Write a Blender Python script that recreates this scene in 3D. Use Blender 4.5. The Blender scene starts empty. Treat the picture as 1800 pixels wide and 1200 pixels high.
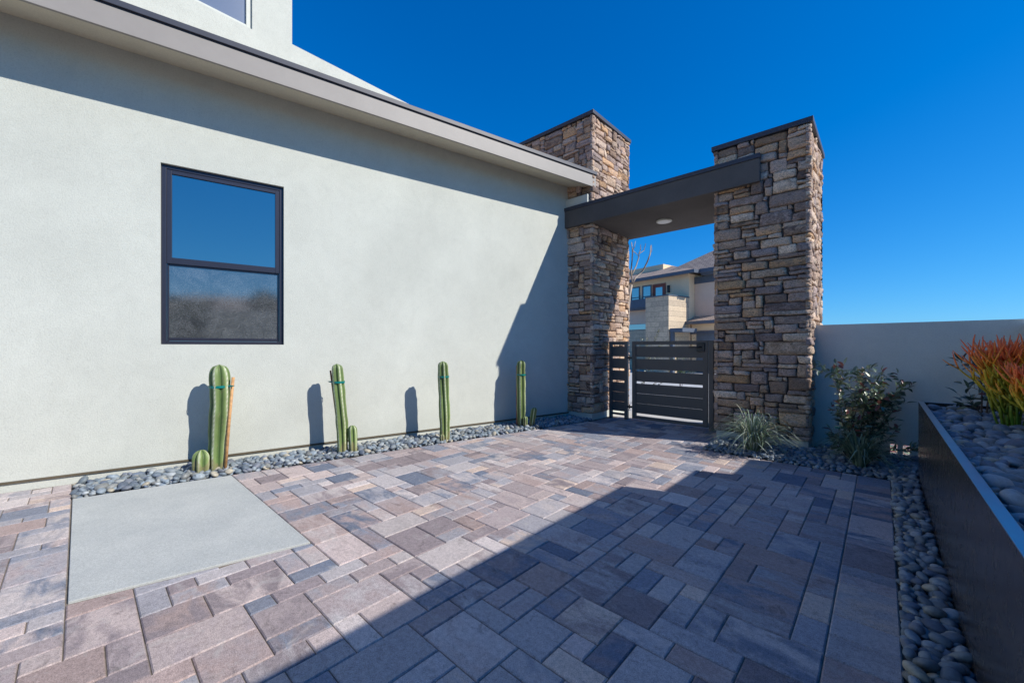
import bpy, math, random
import numpy as np
from math import sin, cos, tan, radians, pi, atan2, sqrt
random.seed(7); rng = np.random.default_rng(7)
C = bpy.context.scene
COL = C.collection

# ------------------------------------------------------------------ camera
cam = bpy.data.cameras.new('camera'); camo = bpy.data.objects.new('camera', cam); COL.objects.link(camo)
camo.location = (0, 0, 1.5); camo.rotation_euler = (radians(90), 0, radians(42.75))
cam.sensor_width = 36; cam.lens = 14.06; cam.shift_y = 0.0056; cam.clip_start = 0.05; cam.clip_end = 3000
C.camera = camo
# ------------------------------------------------------------------ sky, sun, exposure
SUN_EL = radians(36.0); SUN_AZ = radians(69.3)          # clockwise from +Y
w = bpy.data.worlds.new('World'); C.world = w; w.use_nodes = True
nt = w.node_tree; nt.nodes.clear()
sky = nt.nodes.new('ShaderNodeTexSky'); sky.sky_type = 'NISHITA'; sky.sun_disc = False
sky.sun_elevation = SUN_EL; sky.sun_rotation = SUN_AZ; sky.altitude = 900; sky.air_density = 1.0
sky.dust_density = 0.1; sky.ozone_density = 3.5
hs = nt.nodes.new('ShaderNodeHueSaturation'); hs.inputs['Saturation'].default_value = 1.12; hs.inputs['Value'].default_value = 1.0
bg = nt.nodes.new('ShaderNodeBackground'); bg.inputs['Strength'].default_value = 0.105
wo = nt.nodes.new('ShaderNodeOutputWorld')
sep = nt.nodes.new('ShaderNodeSeparateColor'); com = nt.nodes.new('ShaderNodeCombineColor')      # clear desert air: deeper blue, softer horizon
nt.links.new(sky.outputs[0], sep.inputs[0])
for i_, (ga_, kk_) in enumerate(((.50, .06), (1.02, .075), (1.85, .115))):
    mu = nt.nodes.new('ShaderNodeMath'); mu.operation = 'MULTIPLY'; mu.inputs[1].default_value = ga_
    ad = nt.nodes.new('ShaderNodeMath'); ad.operation = 'MULTIPLY_ADD'; ad.inputs[1].default_value = kk_; ad.inputs[2].default_value = 1.0
    dvd = nt.nodes.new('ShaderNodeMath'); dvd.operation = 'DIVIDE'
    nt.links.new(sep.outputs[i_], mu.inputs[0]); nt.links.new(sep.outputs[i_], ad.inputs[0]); nt.links.new(mu.outputs[0], dvd.inputs[0]); nt.links.new(ad.outputs[0], dvd.inputs[1]); nt.links.new(dvd.outputs[0], com.inputs[i_])
nt.links.new(com.outputs[0], hs.inputs['Color']); nt.links.new(hs.outputs[0], bg.inputs[0]); nt.links.new(bg.outputs[0], wo.inputs[0])
sl = bpy.data.lights.new('sun', 'SUN'); sl.energy = 4.2; sl.angle = radians(0.5); sl.color = (1.0, 0.955, 0.88)
so = bpy.data.objects.new('sun', sl); COL.objects.link(so)
so.rotation_euler = (pi/2 - SUN_EL, 0, pi - SUN_AZ); so.location = (20, 9, 20)
C.view_settings.view_transform = 'Standard'; C.view_settings.look = 'None'
C.view_settings.exposure = 0.38; C.view_settings.gamma = 1.0; C.view_settings.use_curve_mapping = False
C.render.engine = 'CYCLES'

# ------------------------------------------------------------------ frames of reference
W0 = np.array([-6.668, -0.555, 0.0]); WT = np.array([0.213, 0.977, 0.0]); WN = np.array([0.977, -0.213, 0.0]); UP = np.array([0, 0, 1.0])
def wall(t, d, z=0.0): return W0 + WT*t + WN*d + UP*z

class MB:
    """collects shapes in world coordinates (optionally through a local frame)"""
    def __init__(s, o=(0,0,0), ex=(1,0,0), ey=(0,1,0)):
        s.v = []; s.f = []; s.n = 0; s.a = {}; s.mi = []
        s.o = np.array(o, float); s.ex = np.array(ex, float); s.ey = np.array(ey, float); s.ez = np.array([0,0,1.0])
        s.flip = np.dot(np.cross(s.ex, s.ey), s.ez) < 0
    def add(s, verts, faces, **attrs):
        V = np.asarray(verts, float)
        V = s.o + V[:, :1]*s.ex + V[:, 1:2]*s.ey + V[:, 2:3]*s.ez
        s.v.append(V); b = s.n
        for f in faces:
            g = [i+b for i in f]
            s.f.append(g[::-1] if s.flip else g)
        for k, val in attrs.items():
            val = np.asarray(val, float)
            if val.ndim == 1: val = np.tile(val, (len(V), 1))
            s.a.setdefault(k, []).append((b, val))
        s.n += len(V)
    def box(s, x0, x1, y0, y1, z0, z1, **at):
        v = [(x0,y0,z0),(x1,y0,z0),(x1,y1,z0),(x0,y1,z0),(x0,y0,z1),(x1,y0,z1),(x1,y1,z1),(x0,y1,z1)]
        s.add(v, [(0,3,2,1),(4,5,6,7),(0,1,5,4),(1,2,6,5),(2,3,7,6),(3,0,4,7)], **at); return s
    def prism(s, poly, z0, z1, **at):
        n = len(poly); v = [(p[0],p[1],z0) for p in poly] + [(p[0],p[1],z1) for p in poly]
        f = [tuple(range(n))[::-1], tuple(range(n, 2*n))] + [(i,(i+1)%n,n+(i+1)%n,n+i) for i in range(n)]
        s.add(v, f, **at); return s
    def hexa(s, v, **at):
        s.add(v, [(0,3,2,1),(4,5,6,7),(0,1,5,4),(1,2,6,5),(2,3,7,6),(3,0,4,7)], **at); return s
    def tube(s, pts, rad, n=8, cap=True, **at):
        P = [np.array(p, float) for p in pts]; V = []; m = len(P)
        if not hasattr(rad, '__len__'): rad = [rad]*m
        prev = None
        for i in range(m):
            t = P[min(i+1, m-1)] - P[max(i-1, 0)]; t /= (np.linalg.norm(t) + 1e-9)
            r = np.array([1, 0, 0]) if abs(t[0]) < .8 else np.array([0, 1, 0])
            if prev is not None: r = prev
            a = r - t*np.dot(r, t); a /= (np.linalg.norm(a) + 1e-9); b = np.cross(t, a); prev = a
            for k in range(n):
                an = 2*pi*k/n; V.append(P[i] + rad[i]*(cos(an)*a + sin(an)*b))
        F = [(i*n+k, i*n+(k+1) % n, (i+1)*n+(k+1) % n, (i+1)*n+k) for i in range(m-1) for k in range(n)]
        if cap: F += [tuple(range(n))[::-1], tuple((m-1)*n+k for k in range(n))]
        s.add(V, F, **at); return s
    def cyl(s, c, r, z0, z1, n=24, **at): return s.tube([(c[0],c[1],z0),(c[0],c[1],z1)], r, n, **at)

def mesh_from(name, V, F, attrs=None, smooth=False):
    me = bpy.data.meshes.new(name)
    me.from_pydata([tuple(x) for x in V.tolist()] if isinstance(V, np.ndarray) else V, [], F); 
    if attrs:
        for k, arr in attrs.items():
            at = me.color_attributes.new(k, 'FLOAT_COLOR', 'POINT'); at.data.foreach_set('color', np.ascontiguousarray(arr, dtype=np.float32).ravel())
    if smooth: me.polygons.foreach_set('use_smooth', [True]*len(me.polygons))
    me.update(); return me

def rootloc(p):
    l = np.zeros(3)
    while p is not None: l += np.array(p.location); p = p.parent
    return l
def obj(name, mb, mat, parent=None, smooth=False, bevel=0.0, seg=2, loc=None):
    V = np.concatenate(mb.v)
    base = rootloc(parent)
    if loc is not None: base = base + np.array(loc, float)
    V = V - base
    attrs = {}
    for k, lst in mb.a.items():
        arr = np.ones((len(V), 4), np.float32)
        for b, val in lst: arr[b:b+len(val), :3] = val[:, :3]
        attrs[k] = arr
    me = mesh_from(name, V, mb.f, attrs, smooth)
    o = bpy.data.objects.new(name, me); COL.objects.link(o)
    if mat: me.materials.append(mat)
    if loc is not None: o.location = loc
    if parent: o.parent = parent
    if bevel > 0:
        m = o.modifiers.new('bevel', 'BEVEL'); m.width = bevel; m.segments = seg; m.limit_method = 'ANGLE'; m.angle_limit = radians(40)
        m.harden_normals = False
    return o
def thing(name, label, cat, loc=(0,0,0), group=None):
    o = bpy.data.objects.new(name, None); COL.objects.link(o); o.location = loc; o.empty_display_size = .2
    return tag(o, label, cat, group)
def tag(o, label, cat, group=None, kind=None):
    o['label'] = label
    o['category'] = cat
    if group: o['group'] = group
    if kind: o['kind'] = kind
    return o
def struct(o, label=None): 
    o['kind'] = 'structure'
    if label: o['label'] = label
    return o

# ------------------------------------------------------------------ materials
class Mat:
    def __init__(s, name, rough=.8, spec=.5, metal=0.0):
        s.m = bpy.data.materials.new(name); s.m.use_nodes = True; s.t = s.m.node_tree; s.N = s.t.nodes; s.L = s.t.links
        s.b = s.N['Principled BSDF']; s.b.inputs['Roughness'].default_value = rough
        s.b.inputs['Specular IOR Level'].default_value = spec; s.b.inputs['Metallic'].default_value = metal
        s.tc = s.N.new('ShaderNodeTexCoord'); s.geo = s.N.new('ShaderNodeNewGeometry')
        s.co = s.geo.outputs['Position']
    def lk(s, a, b): s.L.new(a, b); return s
    def noise(s, scale, detail=4, rough=.6, vec=None, dist=0.0):
        n = s.N.new('ShaderNodeTexNoise'); n.inputs['Scale'].default_value = scale; n.inputs['Detail'].default_value = detail
        n.inputs['Roughness'].default_value = rough; n.inputs['Distortion'].default_value = dist
        s.L.new(vec or s.co, n.inputs['Vector']); return n.outputs['Fac']
    def map(s, scale=(1,1,1), rot=(0,0,0)):
        m = s.N.new('ShaderNodeMapping'); m.inputs['Scale'].default_value = scale; m.inputs['Rotation'].default_value = rot
        s.L.new(s.co, m.inputs['Vector']); return m.outputs[0]
    def ramp(s, fac, stops):
        r = s.N.new('ShaderNodeValToRGB'); e = r.color_ramp.elements
        while len(e) < len(stops): e.new(.5)
        for i, (p, c) in enumerate(stops):
            e[i].position = p; e[i].color = (*c, 1) if hasattr(c, '__len__') else (c, c, c, 1)
        s.L.new(fac, r.inputs[0]); return r.outputs[0]
    def mix(s, fac, a, b, mode='MIX'):
        m = s.N.new('ShaderNodeMix'); m.data_type = 'RGBA'; m.blend_type = mode
        for sock, val in ((m.inputs[0], fac), (m.inputs[6], a), (m.inputs[7], b)):
            if hasattr(val, 'is_output'): s.L.new(val, sock)
            elif hasattr(val, '__len__'): sock.default_value = (*val, 1)
            else: sock.default_value = val
        return m.outputs[2]
    def attr(s, name):
        a = s.N.new('ShaderNodeAttribute'); a.attribute_name = name; return a.outputs['Color']
    def color(s, c):
        if hasattr(c, 'is_output'): s.L.new(c, s.b.inputs['Base Color'])
        else: s.b.inputs['Base Color'].default_value = (*c, 1)
        return s
    def roughness(s, r): s.L.new(r, s.b.inputs['Roughness']); return s
    def bump(s, h, strength=.3, dist=.01, chain=None):
        b = s.N.new('ShaderNodeBump'); b.inputs['Strength'].default_value = strength; b.inputs['Distance'].default_value = dist
        s.L.new(h, b.inputs['Height'])
        if chain: s.L.new(chain, b.inputs['Normal'])
        s.L.new(b.outputs[0], s.b.inputs['Normal']); return b.outputs[0]
    def add(s, a, b, op='ADD'):
        m = s.N.new('ShaderNodeMath'); m.operation = op
        for sock, val in ((m.inputs[0], a), (m.inputs[1], b)):
            if hasattr(val, 'is_output'): s.L.new(val, sock)
            else: sock.default_value = val
        return m.outputs[0]

def simple(name, c, rough=.6, metal=0, spec=.5, var=.12, vs=6, bump=0, bs=200, bd=.002):
    m = Mat(name, rough, spec, metal)
    n = m.noise(vs, 5); lo = tuple(x*(1-var) for x in c); hi = tuple(min(1, x*(1+var)) for x in c)
    m.color(m.ramp(n, [(.3, lo), (.7, hi)]))
    if bump: m.bump(m.noise(bs, 3), bump, bd)
    return m.m
def stucco(name, c, var=.05, grain=.5):
    m = Mat(name, .92, .2)
    big = m.noise(.9, 4, .6); fine = m.noise(70, 3, .7); sp = m.noise(230, 2, .6)
    base = m.ramp(big, [(.3, tuple(x*(1-var) for x in c)), (.7, tuple(x*(1+var) for x in c))])
    tr = m.noise(3.2, 6, .7, dist=1.5); base = m.mix(1, base, m.ramp(tr, [(.30, .955), (.5, 1.0), (.72, 1.03)]), 'MULTIPLY')
    g = m.ramp(fine, [(.32, .90), (.5, 1.0), (.7, 1.04)])
    m.color(m.mix(1.0, base, g, 'MULTIPLY'))
    h = m.add(m.add(fine, 1.0, 'MULTIPLY'), m.add(sp, .5, 'MULTIPLY'))
    m.bump(h, grain, .012)
    return m.m
M = {}
M['stucco'] = stucco('stucco_pale_green_grey', (.53, .54, .48), .07, .28)
M['stucco_garden'] = stucco('stucco_grey', (.62, .62, .55), .08, .45)
M['soffit'] = stucco('stucco_soffit', (.60, .54, .42), .03, .3)
M['fascia'] = simple('fascia_paint', (.29, .262, .235), .55, var=.05, vs=3, bump=.1, bs=60)
M['dripedge'] = simple('dark_drip_metal', (.04, .043, .06), .5, metal=.0)
M['bronze'] = simple('dark_bronze_paint', (.055, .052, .05), .42, var=.08, vs=2, bump=.05, bs=300)
M['canopy'] = stucco('canopy_dark_stucco', (.115, .105, .098), .18, .35)
M['gate'] = simple('gate_powder_coat', (.095, .085, .076), .5, var=.06, vs=2, bump=.15, bs=500, bd=.001)
M['black'] = simple('black_hardware', (.012, .012, .014), .4)
M['frame'] = simple('window_frame_dark', (.035, .037, .055), .32, metal=.35, var=.06)
M['foundation'] = stucco('foundation_render', (.55, .56, .50), .04, .4)
M['screed'] = simple('weep_screed', (.12, .095, .06), .6, metal=.2)
M['joint'] = simple('joint_sand', (.20, .165, .13), .95, var=.3, vs=40, bump=.4, bs=300)
M['soil'] = simple('soil', (.05, .045, .04), .95, var=.4, vs=30, bump=.6, bs=120, bd=.01)
M['white_trim'] = simple('white_trim', (.55, .56, .5), .7, var=.04)
M['stake'] = simple('bamboo_stake', (.50, .27, .11), .6, var=.3, vs=25, bump=.2, bs=80)
M['stake_dark'] = simple('redwood_stake', (.22, .07, .035), .7, var=.3, vs=25)
M['tie'] = simple('green_plastic_tie', (.0, .17, .15), .35, var=.1)
M['lamp_glass'] = simple('frosted_lamp_lens', (.75, .75, .72), .35, var=.02)

m = Mat('glass_reflective', .02, 1.0); m.color((.006, .01, .018)); m.b.inputs['Metallic'].default_value = 0.0
m.b.inputs['IOR'].default_value = 2.6; m.b.inputs['Roughness'].default_value = .015; M['glass'] = m.m
m = Mat('insect_screen_glass', .16, 1.0)
n = m.noise(230, 2, .5); n2 = m.noise(75, 3, .6)
n5 = m.noise(70, 6, .85); n6 = m.noise(5, 4, .6, dist=.8); mo = m.ramp(m.add(m.add(n5, .8, 'MULTIPLY'), m.add(n6, .28, 'MULTIPLY')), [(.46, (.03, .034, .038)), (.58, (.085, .092, .098)), (.70, (.14, .145, .15))]); m.color(mo)
m.b.inputs['IOR'].default_value = 2.0; m.roughness(m.ramp(n2, [(.35, .0), (.65, .015)])); m.bump(m.add(n2, n), .05, .0014); M['screen'] = m.m
m = Mat('lavender_glass', .06, 1.0); m.color((.16, .17, .2)); m.b.inputs['IOR'].default_value = 2.0; M['glass_pale'] = m.m

# steel planter: dark, semi-gloss, faint horizontal streaks
m = Mat('planter_steel', .3, .5, .55)
n = m.noise(2, 4, .5, vec=m.map((1, .2, 3))); n2 = m.noise(14, 4)
m.color(m.ramp(n, [(.3, (.075, .064, .057)), (.7, (.105, .09, .078))])); m.roughness(m.ramp(n2, [(.3, .20), (.7, .30)]))
m.bump(m.noise(2, 2, vec=m.map((1, .5, 1))), .06, .01); M['planter'] = m.m
M['rim'] = simple('planter_rim_steel', (.34, .36, .40), .28, metal=.9, var=.08, vs=8)
# concrete pad
m = Mat('concrete', .9, .25)
a_ = m.noise(260, 2, .6); b_ = m.noise(2.2, 5, .6); c_ = m.noise(90, 3, .7)
base = m.ramp(b_, [(.3, (.43, .445, .43)), (.72, (.52, .53, .50))])
m.color(m.mix(1, m.mix(1, base, m.ramp(a_, [(.35, .74), (.55, 1.0), (.75, 1.12)]), 'MULTIPLY'), m.ramp(c_, [(.3, .85), (.6, 1.05)]), 'MULTIPLY'))
m.bump(m.add(a_, c_), .35, .003); M['concrete'] = m.m
m = Mat('street_concrete', .9, .25)
m.color(m.ramp(m.noise(1.5, 5), [(.3, (.46, .45, .43)), (.7, (.56, .55, .52))])); m.bump(m.noise(120, 3), .3, .004); M['street'] = m.m
m = Mat('desert_gravel_ground', .95, .2)
v = m.N.new('ShaderNodeTexVoronoi'); v.inputs['Scale'].default_value = 28; m.L.new(m.co, v.inputs['Vector'])
m.color(m.mix(.65, m.ramp(m.noise(.7, 5), [(.3, (.30, .22, .17)), (.7, (.40, .30, .24))]), m.mix(1, v.outputs['Color'], (.5, .38, .32), 'MULTIPLY')))
m.bump(v.outputs['Distance'], .8, .02); M['ground'] = m.m
# pavers: two tones per block, blended by streaky noise
m = Mat('paver_concrete', .88, .3)
n = m.noise(3.2, 5, .6, vec=m.map((1, 2.2, 1), (0, 0, .35)), dist=.6)
g = m.noise(190, 2, .7); g2 = m.noise(38, 4, .75)
c = m.mix(m.ramp(n, [(.40, 0.0), (.60, 1.0)]), m.attr('tone_a'), m.attr('tone_b'))
c = m.mix(1, c, m.ramp(g, [(.3, .62), (.5, 1.0), (.72, 1.32)]), 'MULTIPLY')
c = m.mix(1, c, m.ramp(g2, [(.3, .76), (.62, 1.12)]), 'MULTIPLY')
eff = m.ramp(m.noise(5.5, 6, .75, dist=1.2), [(.56, 0.0), (.72, .6)])
c = m.mix(eff, c, (.47, .44, .41)); dk = m.ramp(m.noise(7.5, 6, .75, vec=m.map((1,1,1),(.5,0,0)), dist=1.0), [(.30, .62), (.44, 1.0)]); c = m.mix(1, c, dk, 'MULTIPLY')
m.color(c); m.bump(m.add(g, g2), .6, .005); M['paver'] = m.m
# ledge stone
m = Mat('ledge_stone', .85, .35)
v1 = m.map((1, 1, 1.7)); n = m.noise(9, 6, .7, vec=v1, dist=.8); n2 = m.noise(45, 5, .75, vec=m.map((1, 1, 1.8))); n3 = m.noise(4, 3, .6)
c = m.mix(m.ramp(n, [(.38, 0.0), (.62, 1.0)]), m.attr('tone_a'), m.attr('tone_b'))
c = m.mix(1, c, m.ramp(n2, [(.34, .22), (.46, .85), (.56, 1.1), (.70, 1.5)]), 'MULTIPLY')
m.color(c); n4 = m.noise(110, 4, .7); hb = m.add(m.add(m.add(n, .9, 'MULTIPLY'), m.add(n2, .5, 'MULTIPLY')), m.add(n4, .12, 'MULTIPLY')); m.bump(hb, 1.0, .035); M['stone'] = m.m
M['mortar'] = simple('dark_mortar', (.075, .06, .052), .95, var=.3, vs=30, bump=.4, bs=120, bd=.005)
# pebbles
m = Mat('river_pebble', .55, .4)
c = m.attr('tone_a'); n = m.noise(60, 4, .7); n2 = m.noise(22, 4, .65, dist=.8)
c = m.mix(1, c, m.ramp(n2, [(.3, .78), (.5, 1.0), (.72, 1.28)]), 'MULTIPLY'); c = m.mix(1, c, m.ramp(n, [(.3, .85), (.7, 1.12)]), 'MULTIPLY')
m.color(c); m.bump(m.add(n, n2), .25, .004); M['pebble'] = m.m
# cactus & plants
m = Mat('cactus_skin', .5, .4)
c = m.mix(1, m.attr('tone_a'), m.ramp(m.noise(14, 5, .65, vec=m.map((1, 1, .35))), [(.3, .8), (.7, 1.15)]), 'MULTIPLY')
m.color(c); m.bump(m.noise(90, 3), .15, .002); M['cactus'] = m.m
def leafmat(name, rough=.5, spec=.4, trans=.15):
    m = Mat(name, rough, spec)
    c = m.mix(1, m.attr('tone_a'), m.ramp(m.noise(30, 3), [(.3, .8), (.7, 1.2)]), 'MULTIPLY')
    m.color(c)
    if trans:
        tr = m.N.new('ShaderNodeBsdfTranslucent'); mx = m.N.new('ShaderNodeMixShader'); mx.inputs[0].default_value = trans
        m.L.new(c, tr.inputs[0]); m.L.new(m.b.outputs[0], mx.inputs[1]); m.L.new(tr.outputs[0], mx.inputs[2])
        m.L.new(mx.outputs[0], m.N['Material Output'].inputs[0])
    return m.m
M['leaf'] = leafmat('leaf_glossy', .33, .7); M['blade'] = leafmat('grass_blade', .55, .35); M['fire'] = leafmat('succulent_stem', .42, .45, .1)
M['bark'] = simple('bark', (.13, .09, .065), .9, var=.35, vs=18, bump=.6, bs=40, bd=.01)
M['bark_pale'] = simple('pale_bark', (.36, .30, .25), .8, var=.2, vs=14, bump=.3, bs=50, bd=.004)
# neighbour materials
M['n_tan'] = stucco('stucco_tan', (.88, .66, .43), .04, .3); M['n_pink'] = stucco('stucco_taupe', (.74, .55, .42), .04, .3)
M['n_trim'] = simple('grey_blue_trim', (.085, .105, .14), .55)
m = Mat('roof_tile', .9, .2); br = m.N.new('ShaderNodeTexBrick'); br.inputs['Scale'].default_value = 1.0
br.inputs['Brick Width'].default_value = .32; br.inputs['Row Height'].default_value = .2; br.inputs['Mortar Size'].default_value = .012
br.inputs['Color1'].default_value = (.50, .38, .29, 1); br.inputs['Color2'].default_value = (.38, .29, .23, 1); br.inputs['Mortar'].default_value = (.09, .07, .06, 1)
m.L.new(m.co, br.inputs['Vector']); m.color(br.outputs['Color']); m.bump(br.outputs['Fac'], -.5, .02); M['rooftile'] = m.m
def blockmat(name, c1, c2, mort, bw, rh, ax):
    m = Mat(name, .9, .2); sx = m.N.new('ShaderNodeSeparateXYZ'); cb = m.N.new('ShaderNodeCombineXYZ')
    m.L.new(m.map((1,1,1), (0,0,ax)), sx.inputs[0]); m.L.new(sx.outputs[0], cb.inputs[0]); m.L.new(sx.outputs[2], cb.inputs[1])
    b = m.N.new('ShaderNodeTexBrick'); b.inputs['Scale'].default_value = 1; b.inputs['Brick Width'].default_value = bw; b.inputs['Row Height'].default_value = rh
    b.inputs['Mortar Size'].default_value = .01; b.inputs['Color1'].default_value = (*c1, 1); b.inputs['Color2'].default_value = (*c2, 1); b.inputs['Mortar'].default_value = (*mort, 1)
    m.L.new(cb.outputs[0], b.inputs['Vector'])
    m.color(m.mix(1, b.outputs['Color'], m.ramp(m.noise(12, 4), [(.3, .8), (.7, 1.15)]), 'MULTIPLY')); m.bump(b.outputs['Fac'], -.4, .01); return m.m
M['n_block'] = blockmat('limestone_block', (.66, .52, .36), (.50, .40, .29), (.32, .26, .2), .55, .3, atan2(.213, .977))
M['n_door'] = simple('red_brown_door', (.22, .05, .03), .5); M['n_glass'] = M['glass']
M['garage'] = simple('garage_door_grey', (.13, .16, .20), .5)

# ------------------------------------------------------------------ SETTING
g = MB(); g.box(-400, 400, -400, 400, -.5, -.06); struct(obj('ground', g, M['ground']), 'tan desert gravel ground reaching to the horizon')
g = MB(); g.box(-9.5, .30, -6, 7.88, -.058, -.0105); struct(obj('paver_bedding', g, M['joint']))

def clip(poly, nx, ny, c):      # keep nx*x+ny*y >= c
    out = []
    for i in range(len(poly)):
        a, b = poly[i], poly[(i+1) % len(poly)]
        da, db = nx*a[0]+ny*a[1]-c, nx*b[0]+ny*b[1]-c
        if da >= 0: out.append(a)
        if (da > 0) != (db > 0) and abs(da-db) > 1e-9:
            k = da/(da-db); out.append((a[0]+k*(b[0]-a[0]), a[1]+k*(b[1]-a[1])))
    return out
def inset(poly, d):
    n = len(poly); out = []
    for i in range(n):
        p0, p1, p2 = np.array(poly[i-1]), np.array(poly[i]), np.array(poly[(i+1) % n])
        e1 = p1-p0; e2 = p2-p1; l1 = np.linalg.norm(e1); l2 = np.linalg.norm(e2)
        if l1 < 1e-6 or l2 < 1e-6: return None
        n1 = np.array([-e1[1], e1[0]])/l1; n2 = np.array([-e2[1], e2[0]])/l2
        den = 1+np.dot(n1, n2)
        if den < .15: return None
        out.append(tuple(p1 + (n1+n2)*d/den))
    return out
def area(p): return .5*sum(p[i][0]*p[(i+1) % len(p)][1]-p[(i+1) % len(p)][0]*p[i][1] for i in range(len(p)))
PT = [(.15,.18,.225),(.22,.245,.28),(.33,.33,.335),(.42,.40,.38),(.46,.395,.355),(.58,.48,.385),(.37,.295,.26),(.26,.225,.22),(.37,.32,.30),(.50,.46,.42)]
def tone():
    return np.array((1.05,1.0,1.035))*np.array(random.choices(PT, [2.2,3,4.5,4,3.5,1.4,4,4,4.5,3])[0])*random.uniform(.9, 1.1)
pv = MB()
def paver(poly):
    # remove tiny edges
    q = []
    for p in poly:
        if not q or (abs(p[0]-q[-1][0])+abs(p[1]-q[-1][1])) > .004: q.append(p)
    if len(q) > 2 and (abs(q[0][0]-q[-1][0])+abs(q[0][1]-q[-1][1])) <= .004: q.pop()
    if len(q) < 3 or area(q) < .0018: return
    o = inset(q, .0028); i_ = inset(q, .009)
    if o is None or i_ is None or area(i_) < .0003 or area(o) < .001: return
    n = len(q); z = random.uniform(-.0012, .0012)
    V = [(p[0], p[1], -.03) for p in o] + [(p[0], p[1], z-.006) for p in o] + [(p[0], p[1], z) for p in i_]
    F = [tuple(range(2*n, 3*n))] + [(k, (k+1) % n, n+(k+1) % n, n+k) for k in range(n)] + [(n+k, n+(k+1) % n, 2*n+(k+1) % n, 2*n+k) for k in range(n)]
    a = tone(); b = tone() if random.random() < .62 else a*random.uniform(.85, 1.15)
    pv.add(V, F, tone_a=a, tone_b=b)
S = .1409; V00 = -.055; U00 = -.207
nU, nV = 66, 106; j0 = -44
occ = {}
def free(i, j, w_, h_):
    for a in range(i, i+w_):
        for b in range(j, j+h_):
            if a >= nU or b >= nV+j0 or (a, b) in occ: return False
    if U00-(i+w_)*S < -2.9:
        for line in (0, 9):
            if j < line < j+h_: return False
    return True
sizes = [((3,2),5),((2,2),3.2),((2,1),2.0),((1,2),2.0),((2,3),3.2),((3,1),.6),((1,1),.25)]
rp = random.Random(21); own = {}
for j in range(j0, nV+j0):
    for i in range(nU):
        if (i, j) in occ: continue
        opts = [(s_, w_) for s_, w_ in sizes if free(i, j, *s_)]
        def wt_(o):
            (w2, h2), q = o; a_ = (i+w2-1, j-1); b_ = (i+w2, j-1)
            if own.get(a_) != own.get(b_): q *= .18                       # avoid long straight joints
            if own.get((i-1, j+h2-1)) != own.get((i-1, j+h2)) or (i-1, j+h2) not in own: q *= .3
            return q
        s_ = rp.choices([o[0] for o in opts], [wt_(o) for o in opts])[0] if opts else (1, 1)
        for a in range(i, i+s_[0]):
            for b in range(j, j+s_[1]): occ[(a, b)] = 1; own[(a, b)] = (i, j)
        x1 = U00-i*S; x0 = x1-s_[0]*S; y0 = V00+j*S; y1 = y0+s_[1]*S
        P = [(x0,y0),(x1,y0),(x1,y1),(x0,y1)]; yc = (y0+y1)/2
        dmin = .03 if yc < V00 else .655
        P = clip(P, WN[0], WN[1], dmin + WN[0]*W0[0]+WN[1]*W0[1])
        if V00 < yc < V00+9*S and len(P) > 2:
            # right edge of the slab, parallel to the house wall
            P = clip(P, WN[0], WN[1], WN[0]*-3.49 + WN[1]*-.055)
        if yc > 5.6 and x1 > -1.9-.3 and len(P) > 2:
            if x0 > -1.93: P = clip(P, 0, -1, -6.2)
            elif yc > 6.2: P = clip(P, -1, 0, 1.93)
        if yc > 7.5 and len(P) > 2: P = clip(P, 0, -1, -7.90)
        if len(P) > 2 and area(P) > 0: paver(P)
# border soldier course along the planter strip
y = -6.0
while y < 6.2:
    L_ = rp.choice([.14, .21, .21, .28, .42]); y1 = min(6.2, y+L_)
    paver([(U00, y), (.075, y), (.075, y1), (U00, y1)]); y = y1
struct(obj('paving', pv, M['paver']), 'multicoloured grey, blue and pink concrete block paving')

# concrete pad
g = MB(); g.prism([(-5.862,-.046),(-3.512,-.046),(-3.228,1.205),(-5.585,1.205)], -.03, .006)
struct(obj('concrete_slab', g, M['concrete'], bevel=.004), 'pale concrete slab set flush in the pavers')
# ground beyond the gate
g = MB(); g.prism([(-60,9.0),(-4.42,9.0),(-4.42,7.905),(-1.9,7.905),(-1.9,9.0),(60,9.0),(60,40),(-60,40)], -.056, -.006); struct(obj('street', g, M['street']), 'sunlit pale concrete street and driveway beyond the gate')
# bedding under pebbles
g = MB(); 
g.add([wall(.5,0,-.009), wall(.55,.66,-.009), wall(8.2,.66,-.009), wall(8.2,0,-.009)], [(0,1,2,3)])
g.add([(-1.93,6.2,-.009),(.6,6.2,-.009),(.6,7.6,-.009),(-1.93,7.6,-.009)], [(0,1,2,3)])
g.add([(.075,-4,-.009),(.31,-4,-.009),(.31,6.2,-.009),(.075,6.2,-.009)], [(0,1,2,3)])
struct(obj('soil_bed', g, M['soil']))

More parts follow.
